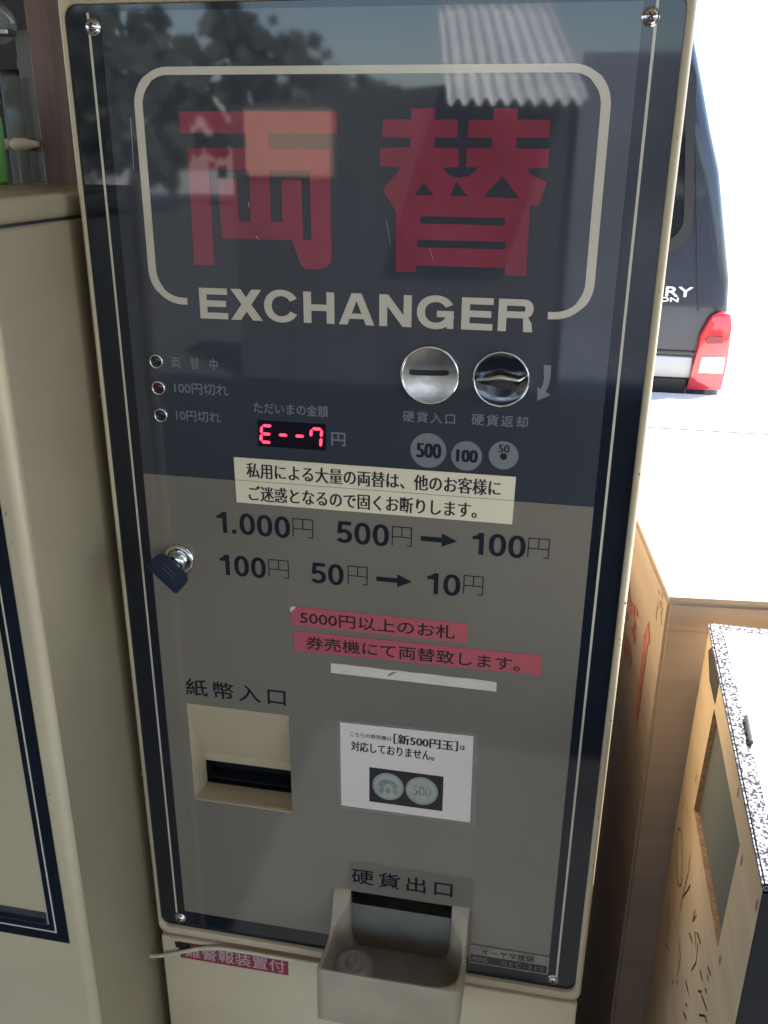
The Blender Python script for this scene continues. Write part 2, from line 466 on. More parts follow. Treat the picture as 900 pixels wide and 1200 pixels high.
# title characters
K1 = [(-123.6, 65), (-13.5, 65), (-13.5, 78.2), (-60.9, 78.6), (-60.9, 88), (-18.6, 88), (-18.3, 158.3), (-19.4, 162), (-22.4, 164.8), (-27, 166), (-34.6, 166.3), (-38.6, 165.6), (-41, 163), (-46.1, 148), (-47.8, 147), (-97.9, 147), (-98.3, 107.5), (-84.6, 107.5), (-84.4, 135.3), (-76, 135.3), (-75.6, 101.5), (-103.9, 101.5), (-104.6, 165.7), (-119.8, 165.7), (-119, 88), (-76.6, 88), (-76.6, 78.8), (-123.6, 78.6)]
K1h = [(-61, 101.4), (-32.8, 101.4), (-32.6, 146.6), (-38.4, 146.6), (-38.9, 107.7), (-52.7, 107.7), (-52.9, 135.1), (-61.2, 135.1)]
K2 = [(36, 63.1), (51.6, 63.1), (51.6, 69.7), (66.4, 69.7), (66.4, 80.4), (51.4, 80.4), (51.4, 86.6), (67.7, 86.6), (67.7, 98.2), (57.4, 98.8), (61.1, 102.8), (66.8, 104.9), (75.2, 103.8), (81.2, 98.4), (72.8, 98.2), (72.7, 86.6), (88.8, 86.6), (88.7, 80.4), (73.3, 80.4), (73.3, 69.7), (89, 69.7), (89, 63.1), (104, 63.1), (104.2, 69.7), (125.2, 69.7), (125.4, 80.2), (104.4, 80.2), (104.5, 86.7), (125.6, 86.8), (125.7, 98), (112.2, 98.5), (114.5, 101.9), (125.7, 106.9), (121.3, 121.8), (115.7, 120.6), (115.8, 166.1), (102, 166.1), (101.8, 161.3), (41, 161.5), (41, 166), (27, 166.1), (26.6, 126.5), (17.6, 113.1), (29.7, 99), (15.4, 98), (15.4, 86.7), (35.7, 86.5), (35.6, 80.5), (17, 80.5), (17.2, 69.8), (36, 69.7)]
K2h = [[(66.9, 107), (63, 116.2), (74.3, 116.2)], [(44.9, 108), (39.3, 115.8), (52.3, 116.2)], [(96.7, 103.4), (84.8, 116.4), (108.5, 116.8)],
       [(43.3, 129.3), (100, 129.3), (100.2, 134), (43.4, 134)], [(41.5, 144.6), (100.9, 144.4), (101, 149.3), (41.5, 149.5)]]
m = MB(); poly_holes(m, K1, [K1h], -.25, RED); poly_holes(m, K2, K2h, -.25, RED); m.build('title_kanji', X, 'two large crimson kanji')
m = MB(); s_, t_, q0, q1, dd = 5.7, 4.5, 181.7, 203.7, -.25
g_E(m, -117.6, -96.2, q0, q1, s_, t_, dd, BEIGE); g_X(m, -94, -70, q0, q1, s_, dd, BEIGE); g_C(m, -68.4, -43.2, q0, q1, s_, t_, dd, BEIGE)
g_H(m, -39.4, -16.8, q0, q1, s_, t_, dd, BEIGE); g_A(m, -13.6, 12.2, q0, q1, s_, t_, dd, BEIGE); g_N(m, 15.6, 38.6, q0, q1, s_, dd, BEIGE)
g_C(m, 42.6, 68.6, q0, q1, s_, t_, dd, BEIGE, True); g_E(m, 73.5, 95.2, q0, q1, s_, t_, dd, BEIGE); g_R(m, 98.8, 122.9, q0, q1, s_, t_, dd, BEIGE)
m.build('title_lettering', X, 'beige bold capitals reading EXCHANGER')
# indicator lamps with their captions
GRN = mat('dark_green_lens', (.010, .035, .024), .15); RDL = mat('dark_red_lens', (.045, .008, .014), .15); BKL = mat('smoked_lens', (.016, .012, .016), .15)
for v, k, nm in ((237.1, GRN, 'dark green'), (257.6, RDL, 'dark red'), (278.9, BKL, 'smoky black')):
    m = MB(); m.lathe(-154.9, v, [(5.6, 0), (5.5, -1.6), (4.9, -2.4), (4.2, -1.8), (4.0, -.3)], CHROME, 32, False)
    o = m.build('indicator_lamp', X, nm + ' indicator lamp in a bright ring')
    m = MB(); m.lathe(-154.9, v, [(4.05, -.3), (3.2, -.9), (1.6, -1.3), (.3, -1.4)], k, 28); m.build('lens', o)
for body, bx in (('両　替　中', (-142.8, -106.9, 233.2, 241.8)), ('100円切れ', (-142.4, -99.6, 252.6, 261.2)), ('10円切れ', (-142.7, -107, 274.2, 282.6)), ('ただいまの金額', (-80.2, -22.6, 264.2, 272.8)),
                 ('硬貨入口', (33.4, 71.7, 264.2, 272.4)), ('硬貨返却', (83.7, 123.7, 263.4, 271.8))):
    m = MB(); put_text(m, body, *bx, -.25, DIM, .10, spacing=1.25 if '貨' in body else 1.0); m.build('caption', X)
m = MB(); g_yen(m, -20.4, -9.6, 284, 294.4, 1.25, -.25, DIM); m.build('caption', X)
# seven segment display
m = MB(); m.rect(-77.6, -24.5, 278.2, 298.8, -.3, mat('display_window', (.010, .006, .010), .12)); disp = m.build('display', X, 'black display window with glowing red segments')
GLOW = mat('red_segment', (.5, .01, .03), .4)
GLOW.node_tree.nodes['Principled BSDF'].inputs['Emission Color'].default_value = (1, .045, .10, 1)
GLOW.node_tree.nodes['Principled BSDF'].inputs['Emission Strength'].default_value = .62
def seg(mb, x0, x1, v0, v1):
    t = 1.1
    sk = lambda x, v: (x + (289 - v) * .09, v)
    if abs(x1 - x0) > abs(v1 - v0): P = [(x0, v0), (x0 + t, v0 - t), (x1 - t, v0 - t), (x1, v0), (x1 - t, v0 + t), (x0 + t, v0 + t)]
    else: P = [(x0, v0), (x0 + t, v0 + t), (x0 + t, v1 - t), (x0, v1), (x0 - t, v1 - t), (x0 - t, v0 + t)]
    mb.flat([sk(*p) for p in P], -.5, GLOW)
for kind, x0 in (('E', -75), ('-', -61.8), ('-', -48.8), ('7', -36.2)):
    x1 = x0 + 8; m = MB(); a0, b0, c0 = 282.2, 288.7, 295.2
    if kind in 'E7': seg(m, x0 + .5, x1 - .2, a0, a0)
    if kind in 'E-': seg(m, x0 + .5, x1 - .6, b0, b0)
    if kind == 'E': seg(m, x0 + .5, x1 - .2, c0, c0); seg(m, x0, x0, a0 + .5, b0 - .3); seg(m, x0, x0, b0 + .3, c0 - .5)
    if kind == '7': seg(m, x0, x0, a0 + .5, b0 - .3); seg(m, x1, x1, a0 + .5, b0 - .3); seg(m, x1, x1, b0 + .3, c0 + .6)
    m.build('digit', disp)
# coin slot: dished steel disc in a ring
dish = lambda r: -.45 - 3.6 * (r / 19.2) ** 2
m = MB(); m.lathe(52.8, 236.6, [(21.4, 0), (21.3, -3.6), (20.7, -4.8), (19.7, -5.0), (19.2, -4.1)], CHROME, 64, False)
cs = m.build('coin_slot', X, 'round steel coin entry with a dark slit')
m = MB(); m.lathe(52.8, 236.6, [(r, dish(r)) for r in (19.3, 18, 16, 13, 10, 7, 4, 1.5)], BRUSH, 64); m.build('dish', cs, recalc=True)
m = MB(); rings = []
for i in range(17):
    t = -1 + i / 8; x = 52.2 + 14.2 * t; yy = 234.6 + .9 * (1 - t * t) - .4 * t
    hh = 1.75 if abs(t) < .99 else 1.1
    rings.append([(x, yy + q * hh * 1.15, dish(math.hypot(x - 52.8, yy + q * hh - 236.6)) - .12) for q in (-1, 0, 1)])
m.grid(rings, BLACK, close=False); m.build('slit', cs, recalc=True)
# return knob
DCH = mat('dark_chrome', (.10, .105, .12), .12, metal=.9, var=.3, scale=30)
m = MB(); m.lathe(103.2, 237.2, [(20.0, 0), (19.9, -2.6), (19.3, -3.4), (18.6, -3.0), (18.3, -2.4)], CHROME, 64, False)
kn = m.build('return_knob', X, 'chrome coin return knob with a wavy grip')
m = MB(); m.lathe(103.2, 237.2, [(18.4, -2.4), (17, -1.8), (12, -.9), (6, -.5), (1, -.4)], DCH, 64); m.build('dish', kn, recalc=True)
m = MB(); rings = []
def lerp(K, t):
    for (a0, b0_), (a1, b1_) in zip(K, K[1:]):
        if t <= a1:
            q = (t - a0) / (a1 - a0); q = q * q * (3 - 2 * q) * .5 + q * .5
            return b0_ + (b1_ - b0_) * q
    return K[-1][1]
for i in range(41):
    t = -1 + i / 20
    x = 103.2 + 18.1 * t
    u_ = 237.2 + lerp([(-1, .8), (-.6, -2.6), (0, -5.2), (.45, -3.6), (.7, -2.7), (1, -4.4)], t); l_ = 237.2 + lerp([(-1, 2), (-.7, 4.6), (0, 6), (.6, 4.6), (1, -1)], t)
    pr = 2.5 + 7.5 * max(0, 1 - t ** 4) ** .6; h_ = l_ - u_
    rings.append([(x, u_ + h_ * q, dp) for q, dp in ((-.08, -.6), (.02, -pr * .75), (.12, -pr), (.26, -pr * 1.02), (.42, -pr * .8), (.7, -pr * .42), (1, -.6))])
m.grid(rings, CHROME, close=False); m.build('grip', kn, recalc=True)
# curved arrow
m = MB()
m.flat([(131.9, 225.8), (137.1, 225.8), (137.3, 234.7), (136, 241.5), (134.3, 244.8), (131.0, 243.3), (132.4, 239.5), (132.8, 234.7)], -.25, DIM)
m.flat([(128.8, 241.6), (138.2, 246.7), (129.2, 251.5)], -.27, DIM); m.build('direction_arrow', X)
# coin symbols
for x, v, r, body in ((52.9, 293.4, 13.3, '500'), (81.2, 295.6, 11.3, '100'), (108, 293.3, 10.7, '50')):
    m = MB(); m.flat(circ(x, v, r), -.25, DIM)
    if body == '50':
        put_text(m, '50', x - 3.6, x + 3.8, v - 8, v - 2.2, -.4, INK, 0, .25); m.flat(circ(x, v + .8, 2.6, 24), -.4, INK)
    else:
        h = r * .42
        put_text(m, body, x - r * .62, x + r * .68, v - h, v + h, -.4, INK, 0, .7)
    m.build('coin_symbol', X, 'grey disc printed ' + body)
# exchange rates in bold figures
def rate(items):
    mm = MB()
    for k in items:
        if k[0] == 'y': g_yen(mm, k[1], k[2], k[3], k[3] + 16, .8, -.25, INK)
        elif k[0] == '>':
            x0, x1, v = k[1:]
            mm.flat([(x0, v - 2), (x1 - 12, v - 2), (x1 - 12, v - 5.6), (x1, v), (x1 - 12, v + 5.6), (x1 - 12, v + 2), (x0, v + 2)], -.25, INK)
        else: number(mm, k[0], k[1], k[2], k[3], k[3] + 18, -.25, INK)
    mm.build('rate_lettering', X)
rate([('1.000', -115.4, -54.8, 355.4), ('y', -52.8, -36, 355.9)])
rate([('500', -17.6, 24.2, 355.2), ('y', 26.4, 42, 355.7), ('>', 48.8, 77, 364)])
rate([('100', 88.4, 128.4, 355.4), ('y', 130, 146, 356)])
rate([('100', -115, -76.2, 392.6), ('y', -74, -57, 392.9)])
rate([('50', -39, -12, 392.4), ('y', -8.6, 7.4, 392.3), ('>', 14.4, 43, 401.6)])
rate([('10', 54.6, 80.7, 392.2), ('y', 83, 98.4, 391.6)])
# stickers and labels
def sticker(name, quad, k, label, th=.35):
    mm = MB(); mm.slab(quad, -.3 - th, -.05, k); return mm.build(name, X, label)
st = sticker('notice_label', [(-98, 309), (117.9, 309), (117.3, 346.4), (-97.6, 346.2)], LABEL, 'long ivory label with two lines of black Japanese text')
m = MB(); m.rect(-97.6, 117.6, 327.3, 327.75, -.72, mat('seam_line', (.25, .22, .17), .6)); m.build('seam', st)
m = MB(); put_text(m, '私用による大量の両替は、他のお客様に', -88, 107.2, 312.3, 324.9, -.72, TEXT, 0, .34); put_text(m, 'ご迷惑となるので固くお断りします。', -87, 90.4, 331.2, 343.9, -.72, TEXT, 0, .34); m.build('lettering', st)
s1 = sticker('pink_label', [(-56.6, 435), (-54.6, 433.2), (87.8, 433.5), (88.3, 450.4), (-56.7, 450.5)], PINK, 'shorter pink strip with one line of black text')
m = MB(); put_text(m, '5000円以上のお札', -48.6, 77.9, 436.3, 448.2, -.72, TEXT, .18); m.build('lettering', s1)
m = MB(); m.flat([(-57.2, 434.6), (-53.6, 432.8), (-52, 433.6), (-56.2, 438.4)], -.9, WHITE); m.build('peeled_corner', s1)
s2 = sticker('pink_label', [(-54, 455.8), (146.5, 455), (147, 472.8), (-54.2, 474.3)], PINK, 'longer pink strip with one line of black text')
m = MB(); put_text(m, '券売機にて両替致します。', -44.2, 130.4, 459.2, 471.2, -.72, TEXT, .18); m.build('lettering', s2)
tp = [(-23.4 + 136.5 * i / 12, 482.8 + random.uniform(-.35, .35) + .04 * i) for i in range(13)]
sticker('white_strip', tp + [(113.2, 492.1), (-23.5, 491.7)], WHITE, 'narrow scuffed white tape strip')
m = MB(); m.flat([(24, 487.8), (28, 484.6), (33, 483.4), (29, 486.2), (25.6, 489)], -.75, GRIME); m.build('scuff', X)
for body, bx in (('紙幣入口', (-153.6, -63.8, 513.4, 530)), ('硬貨出口', (-7.2, 85.2, 695, 711.8))):
    m = MB(); put_text(m, body, *bx, -.25, INK, .22, spacing=1.3); m.build('caption', X)
# laminated paper notice
ln = MB(); ln.slab([(-19.3, 537), (100.6, 534.8), (103, 628), (-18.6, 628.8)], -.5, -.1, glassy('laminate_film', (.5, .5, .48), .16, .12))
pn = MB(); pn.slab([(-16.2, 539.3), (96.9, 537), (97.8, 625.3), (-16, 625.8)], -.8, -.52, PAPER)
pn = pn.build('paper_notice', X, 'laminated white paper notice with a picture of two coins')
ln.build('laminate', pn)
m = MB()
put_text(m, 'こちらの券売機は', -7.4, 28.3, 547.2, 551.8, -.9, TEXT, .06); put_text(m, '［新500円玉］', 30.2, 84.2, 543.9, 553.8, -.9, TEXT, .1, .38); put_text(m, 'は', 86.3, 90.6, 547.2, 551.8, -.9, TEXT, .12)
put_text(m, '対応しておりません。', -6.6, 64.8, 556.3, 566.3, -.9, TEXT, .14, .25); m.build('lettering', pn)
m = MB(); m.rect(9.2, 73.5, 581.1, 617.3, -.9, INK); m.build('coin_picture', pn, 'black rectangle picturing two coins')
CG = mat('coin_ink', (.47, .46, .34), .5, col2=(.38, .38, .31), scale=90); CG2 = mat('coin_ink_grey', (.15, .16, .19), .5, col2=(.30, .31, .31), scale=260)
for x, r in ((25.8, 13.7), (55.2, 14)):
    m = MB(); m.flat(circ(x, 598.9, r, 40, r * 1.02), -.95, CG)
    arcstrip(m, x, 598.9, r - .6, r - .6, .8, 0, 360, -.97, CG2, 40)
    if x < 40:
        for q in range(5):
            an = math.radians(-90 + (q - 2) * 36); m.flat(circ(x + 6 * math.cos(an), 599 + 5 * math.sin(an), 3.2, 10, 2.4), -.97 - q * .01, CG2)
        for q in (-1, 0, 1): m.flat([(x + q * 5, 599), (x + q * 6 - 2.6, 603), (x + q * 6.5, 607.5), (x + q * 6 + 2.6, 603)], -1.03 - q * .01, CG2)
    else: put_text(m, '500', x - 8, x + 8, 594, 604, -.97, CG2, 0, .3)
    m.build('coin_image', pn)
# lock
m = MB(); m.lathe(-149.6, 400, [(13.2, 0), (13.2, -2.4), (12, -3.8), (9.6, -4.6), (9.0, -2.0), (8.0, -2.0), (7.6, -9), (6.6, -10.4), (.5, -10.6)], CHROME, 48)
m.build('lock', X, 'round chrome door lock')
# bill entry
m = MB()
b0, b1 = BX0, BX1
m.face([(b0, BV0, 0), (b1, BV0, 0), (b1, 607.8, 25), (b0 + 2.5, 607.8, 25)], CREAM)
m.face([(b0 + 2.5, 607.8, 25), (b1, 607.8, 25), (b1, 616.5, 25), (b0 + 2.5, 616.5, 25)], CREAM)
m.face([(b0, BV0, 0), (b0 + 2.5, 607.8, 25), (b0 + 2.5, 641.6, 25), (b0, BV1, 0)], CREAM)
m.face([(b1, BV0, 0), (b1, BV1, 0), (b1, 641.6, 25), (b1, 607.8, 25)], CREAM)
m.face([(b0, BV1, 0), (b0 + 2.5, 641.6, 25), (b1, 641.6, 25), (b1, BV1, 0)], CREAM)
bs = m.build('bill_slot', X, 'cream hooded banknote entry recess')
m = MB()
m.face([(b0 + 2.5, 616.5, 25), (b1, 616.5, 25), (b1, 618, 44), (b0 + 2.5, 618, 44)], BLACK); m.face([(b0 + 2.5, 641.6, 25), (b1, 641.6, 25), (b1, 640, 44), (b0 + 2.5, 640, 44)], BLACK)
m.face([(b0 + 2.5, 616.5, 25), (b0 + 2.5, 641.6, 25), (b0 + 2.5, 640, 44), (b0 + 2.5, 618, 44)], BLACK); m.face([(b0 + 2.5, 618, 44), (b1, 618, 44), (b1, 640, 44), (b0 + 2.5, 640, 44)], BLACK)
m.box(b0 + 3, b1 - .5, 635.6, 636.6, 26, 38, INK); m.build('mouth', bs, 'black slot inside the banknote entry')
m = MB(); m.box(b0 + .5, b1 - .5, 640.7, 641.5, -1.4, 3, CREAM, .3, 1)
m.build('lip', bs)
# coin tray
pairs = [((-8, 0), (-23.5, 0)), ((-8, -4), (-23.5, -4)), ((-9.6, -8), (-23.5, -8)), ((-14.5, -11.2), (-23.5, -11)), ((-18.4, -14), (-23.5, -14)), ((-20.3, -18), (-23.5, -18)), ((-20.5, -24), (-23.5, -24)), ((-20.5, -32), (-23.5, -32)),
         ((-20.5, -42), (-23.5, -42)), ((-20.5, -54), (-23.5, -54)), ((-20.2, -60), (-23.5, -61)), ((-18.6, -63.4), (-23.5, -66.6)), ((-15, -64.6), (-16, -67.2)), ((0, -64.8), (0, -67.4)), ((38, -64.9), (38, -67.4)), ((72, -64.8), (72, -67.4)), ((82, -64), (84, -67.4)), ((90, -61), (93, -67.3)), ((95.6, -56), (100.8, -66.6)),
         ((98, -49), (101.2, -56)), ((98.4, -40), (101.2, -42)), ((98.5, -32), (101.2, -32)), ((98.5, -24), (101.2, -24)), ((98, -18), (101.2, -18)), ((95.8, -14), (101.2, -14)), ((92, -11.2), (101.2, -11)), ((87.6, -8), (101.2, -8)), ((86, -4), (101.2, -4)), ((86, 0), (101.2, 0))]
def topv(d):
    K = [(0, 721), (4, 724), (8, 733), (12, 743), (16, 749.5), (22, 754.5), (32, 756), (45, 753.5), (58, 750.2), (68, 748.6)]
    d = -d
    for (a0, b0_), (a1, b1_) in zip(K, K[1:]):
        if d <= a1: return b0_ + (b1_ - b0_) * (d - a0) / (a1 - a0)
    return 748.6
m = MB()
inner = [p[0] for p in pairs]; outer = [p[1] for p in pairs]; cx = 38.5
ins = lambda P, k, e: [(cx + (x - cx) * (1 - k), d + (e if d < -50 else 0)) for x, d in P]
floor = [(x, 786, d) for x, d in ins(inner, .16, 9)]
rings = [[(x, 808, d) for x, d in outer], [(x, topv(d) + .8, d) for x, d in outer], [(x + (.5 if x < cx else -.5), topv(d), d + (.5 if d < -60 else 0)) for x, d in outer], [(x, topv(d) + .1, d) for x, d in inner],
         [(cx + (x - cx) * .995, topv(d) + 1, d) for x, d in inner], [(x, 768, d) for x, d in ins(inner, .01, .6)], [(x, 780, d) for x, d in ins(inner, .06, 3.5)], floor]
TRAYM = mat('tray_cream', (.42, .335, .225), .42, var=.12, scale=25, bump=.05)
TRAYIN = mat('shaded_tray_cream', (.22, .205, .165), .4, var=.2, scale=30)  # tray cream darkened as painted shade for floor, back and chute
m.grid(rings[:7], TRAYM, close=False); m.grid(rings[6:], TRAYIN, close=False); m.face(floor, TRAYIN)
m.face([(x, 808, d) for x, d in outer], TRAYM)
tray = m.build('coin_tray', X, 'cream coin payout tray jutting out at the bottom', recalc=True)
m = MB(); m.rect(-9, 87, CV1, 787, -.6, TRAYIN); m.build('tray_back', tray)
m = MB()
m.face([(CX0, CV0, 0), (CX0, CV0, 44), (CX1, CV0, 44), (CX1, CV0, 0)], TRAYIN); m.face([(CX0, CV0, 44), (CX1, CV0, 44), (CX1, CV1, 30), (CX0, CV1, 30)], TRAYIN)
m.face([(CX0, CV1, 0), (CX1, CV1, 0), (CX1, CV1, 30), (CX0, CV1, 30)], STEEL)
m.face([(CX0, CV0, 0), (CX0, CV1, 0), (CX0, CV1, 30), (CX0, CV0, 44)], RUBBER); m.face([(CX1, CV0, 0), (CX1, CV1, 0), (CX1, CV1, 30), (CX1, CV0, 44)], RUBBER)
m.build('chute', tray, 'dark coin chute above the tray floor')
m = MB()
def boss(mb, x, d, prof, k, n=32):
    rings = [[(x + r * math.cos(t * 2 * math.pi / n), v, d + r * math.sin(t * 2 * math.pi / n)) for t in range(n)] for r, v in prof]
    mb.grid(rings, k); mb.face(rings[-1], k)
boss(m, 0, -27, [(19, 785.8), (18, 781), (14, 778.6), (10.5, 778.4), (9, 780), (7, 780), (6, 777), (3.4, 776.4), (2.6, 778), (1, 778.4)], mat('clear_grey_plastic', (.30, .30, .27), .2))
m.build('moulded_boss', tray, 'round ringed boss moulded into the tray floor', recalc=True)
m = MB(); boss(m, 27, -45, [(11, 785.6), (10, 784.6), (1, 784.4)], BLACK); m.build('drain_hole', tray, recalc=True)
# maker's plate
m = MB(); m.slab(rrect(103, 175.4, 762.6, 784.4, 1.5, 3), -1, -.1, STEEL); npl = m.build('maker_plate', X, 'small steel plate with worn lettering')
m = MB(); m.rect(104.4, 174, 774, 783, -1.1, NAVY); m.build('plate_band', npl)
m = MB(); put_text(m, 'イーヤマ技研', 115, 162, 765.4, 772.4, -1.15, INK, .12, spacing=1.2); put_text(m, 'MODEL', 106, 121, 776.2, 780.8, -1.2, STEEL, .12); put_text(m, 'GEC-315', 133, 171, 775.8, 781.2, -1.2, DIM, 0, spacing=1.4); m.build('lettering', npl)
# screws
for x, v, an in ((-180.3, 13.4, 20), (180.2, 13, 60), (-179.8, 789.4, 35), (180.3, 789.8, 80)):
    m = MB(); m.lathe(x, v, [(5.6, -.05), (5.5, -.6), (4.9, -.8), (4.7, -1.0), (4.3, -2.2), (2.8, -3.1), (.4, -3.4)], CHROME, 32)
    sc_ = m.build('screw', X)
    m = MB()
    for q in (0, 90):
        A = math.radians(an + q); cx_, sx_ = math.cos(A), math.sin(A)
        m.slab([(x + 2.6 * cx_ - .5 * sx_, v + 2.6 * sx_ + .5 * cx_), (x - 2.6 * cx_ - .5 * sx_, v - 2.6 * sx_ + .5 * cx_), (x - 2.6 * cx_ + .5 * sx_, v - 2.6 * sx_ - .5 * cx_), (x + 2.6 * cx_ + .5 * sx_, v + 2.6 * sx_ - .5 * cx_)], -3.5 - q * .0002, -2.4, BLACK)
    m.build('cross_recess', sc_)
# lower door and grimy seam
m = MB(); m.box(-201.4, 204, 813.6, ZT - 10, -2.6, 14, CREAM2, 2, 2); ld = m.build('lower_door', X, 'plain cream lower door')
m = MB(); m.box(-201, 203.6, 808.6, 813.5, 2, 13.9, GRIME); m.build('seam', X)
m = MB(); m.slab([(-184, 817.6), (-70.2, 817.4), (-70.6, 837.8), (-182, 838.4)], -3, -2.7, MARON); al = m.build('alarm_label', X, 'maroon label with pale characters')
m = MB(); put_text(m, '難警報装置付', -177, -73.6, 819.6, 835.4, -3.15, mat('pale_pink_ink', (.55, .40, .38), .5), .12); m.build('lettering', al)
m = MB(); m.flat([(-187, 818), (-171, 817.6), (-170, 822.6), (-176, 826), (-186, 825.4)], -3.3, BLACK); m.build('black_patch', al)  # black patch over the label's top left corner
# wear: pale scratches in the print, painted reflection streaks at its right edge and chips on the frame
m = MB()
for p0, p1, wd in (((-159, 69), (-159.9, 103), .5), ((-138, 105.3), (-134, 105.7), .6), ((-77.2, 122.6), (-77, 126), .7), ((-72.8, 144.8), (-70.8, 147.4), .7), ((20, 132), (23, 148), .3), ((50, 150), (53, 158), .3), ((170, 216), (198, 220), .2), ((172, 221), (196, 229), .2)):
    m.flat([p0, (p0[0] + wd, p0[1]), (p1[0] + wd * .6, p1[1]), p1], -.45, mat('scratch_and_glint', (.40, .40, .40), .5))
wear(m, face)
m = MB()
for k in range(26):
    side = random.random() < .65
    v = random.uniform(60, 800); x = random.uniform(202.4, 204.8) if side else random.uniform(-202.4, -201.2)
    r = random.uniform(.3, .9)
    m.flat([(x + r * random.uniform(.6, 1.1) * math.cos(q), v + r * random.uniform(.8, 2.2) * math.sin(q)) for q in [i * 1.047 for i in range(6)]], -4.35, GRIME)
for k in range(14):
    x = random.uniform(-190, 195); r = random.uniform(.3, .8); v = random.uniform(842, 880) if k < 6 else 814.4 + random.random() * .8
    m.flat([(x + r * random.uniform(.7, 1.6) * math.cos(q), v + r * random.uniform(.6, 1) * math.sin(q)) for q in [i * 1.047 for i in range(6)]], -2.8, GRIME)
wear(m, dframe)

# key in the lock
m = MB()
e = Vector((.72, .69)); n2 = Vector((-.69, .72)); kc = Vector((-148, 400))
def kp(s, nrm, d): p = kc + e * s + n2 * nrm; return (p.x, p.y, d)
prof = [(-12.2, -13), (-16.2, -20), (-16.2, -36), (-15, -38.5), (15, -38.5), (16.2, -36), (16.2, -20), (12.2, -13)]
t = bmesh.new()
A1 = [t.verts.new(V(*kp(s, -2.4, d))) for s, d in prof]; B1 = [t.verts.new(V(*kp(s, 2.4, d))) for s, d in prof]
t.faces.new(A1); t.faces.new(B1[::-1])
for i in range(len(A1)):
    j = (i + 1) % len(A1); t.faces.new((A1[j], A1[i], B1[i], B1[j]))
bmesh.ops.bevel(t, geom=t.edges[:], offset=.0008, segments=2, affect='EDGES')
m.join(t, KEYM)
ky = thing('key', (-148, 400, -7), 'dark blue plastic headed key stuck in the round lock', 'key')
m.build('key_head', ky)
m = MB(); m.grid([[kp(s, q, d) for s, q in ((-3.6, -.9), (3.6, -.9), (3.6, .9), (-3.6, .9))] for d in (-14, -7.4)], STEEL, smooth=False); m.build('blade', ky)
m = MB()
for s0, s1, d0, d1 in ((-7, 7, -25.5, -26.3), (-7, 7, -30.5, -31.3)):
    m.face([kp(s0, -2.46, d0), kp(s1, -2.46, d0), kp(s1, -2.46, d1), kp(s0, -2.46, d1)], STEEL)
m.build('key_mark', ky, recalc=True)

# white cable lying over the seam
pts = [(-213, 840, -6), (-206, 838, -6.4), (-196.5, 835.2, -6), (-187, 831.5, -5.6), (-177.9, 827, -5.6), (-162, 820, -5.6), (-145.8, 815.2, -5.8), (-128, 813.4, -6), (-102, 813, -6), (-67.6, 813.2, -6), (-40, 813.6, -5.4), (-22, 814, -4.8)]
den = []
for i in range(len(pts) - 1):
    p0, p1, p2, p3 = [Vector(pts[max(0, min(len(pts) - 1, i + k))]) for k in (-1, 0, 1, 2)]
    for q in range(5):
        t = q / 5; den.append(tuple(.5 * ((2 * p1) + (-p0 + p2) * t + (2 * p0 - 5 * p1 + 4 * p2 - p3) * t * t + (-p0 + 3 * p1 - 3 * p2 + p3) * t ** 3)))
den.append(pts[-1])
m = MB(); m.tube(den, 1.9, mat('ivory_cable', (.68, .62, .48), .45, var=.1, scale=60), 10)
tag(m.build('cable', origin=(-100, 815, -6)), 'ivory cable lying along the seam over the maroon label', 'cable')

# ================================================================== MACHINE ON THE LEFT
L = thing('ticket_vending_machine', (-420, ZT, 10), 'cream vending machine on the left, its side turned to the changer', 'vending machine')
m = MB(); m.box(-640, -213, 136.8, ZT - 4, -103, 135, CREAM_SHADED, 3, 2); m.build('cabinet', L)
m = MB(); m.box(-640, -213.2, 118, 135.4, -103, 135, CREAM_SHADED, 5, 3); m.build('top_cap', L)
m = MB(); m.box(-638, -216, 130, ZT - 10, -105.4, 130, RUBBER); m.build('gap', L)
m = MB(); m.box(-640, -208, 117, ZT - 4, -119.5, -105.6, CREAM, 6.5, 5); dr = m.build('door', L)
m = MB(); m.rect(-634, -237.3, 130, 700, -119.8, mat('door_cream', (.50, .41, .26), .4, var=.1, scale=8)); m.build('door_panel', L)
m = MB()
for x0, x1, v0, v1 in ((-237.2, -220.9, 130, 706), (-634, -237.2, 688.5, 706)): m.rect(x0, x1, v0, v1, -119.95, NAVY)
m.build('border', L, 'navy printed border')
m = MB(); m.rect(-232.6, -231.1, 134, 696.4, -120.1, BEIGE); m.rect(-630, -232.6, 694.9, 696.4, -120.1, BEIGE); m.build('pinstripe', L)
m = MB(); m.rect(-330, -238.4, 675.5, 689, -120.3, STEEL); pl = m.build('maker_plate', L)
m = MB(); m.rect(-329, -239.4, 682.4, 688, -120.4, NAVY); m.build('plate_band', pl)
m = MB()
for k in range(22):
    v = random.choice((330, 345, 560, 575, 470, 760)) + random.uniform(-14, 14); x = random.uniform(-218.4, -214.4); r = random.uniform(.3, .8)
    dpt = -119.8 + max(0, (x + 218) ** 2 * .32)
    m.face([(x + r * math.cos(q), v + r * random.uniform(1, 4) * math.sin(q), dpt - .05) for q in [i * 1.047 for i in range(6)]], GRIME)
wear(m, dr)

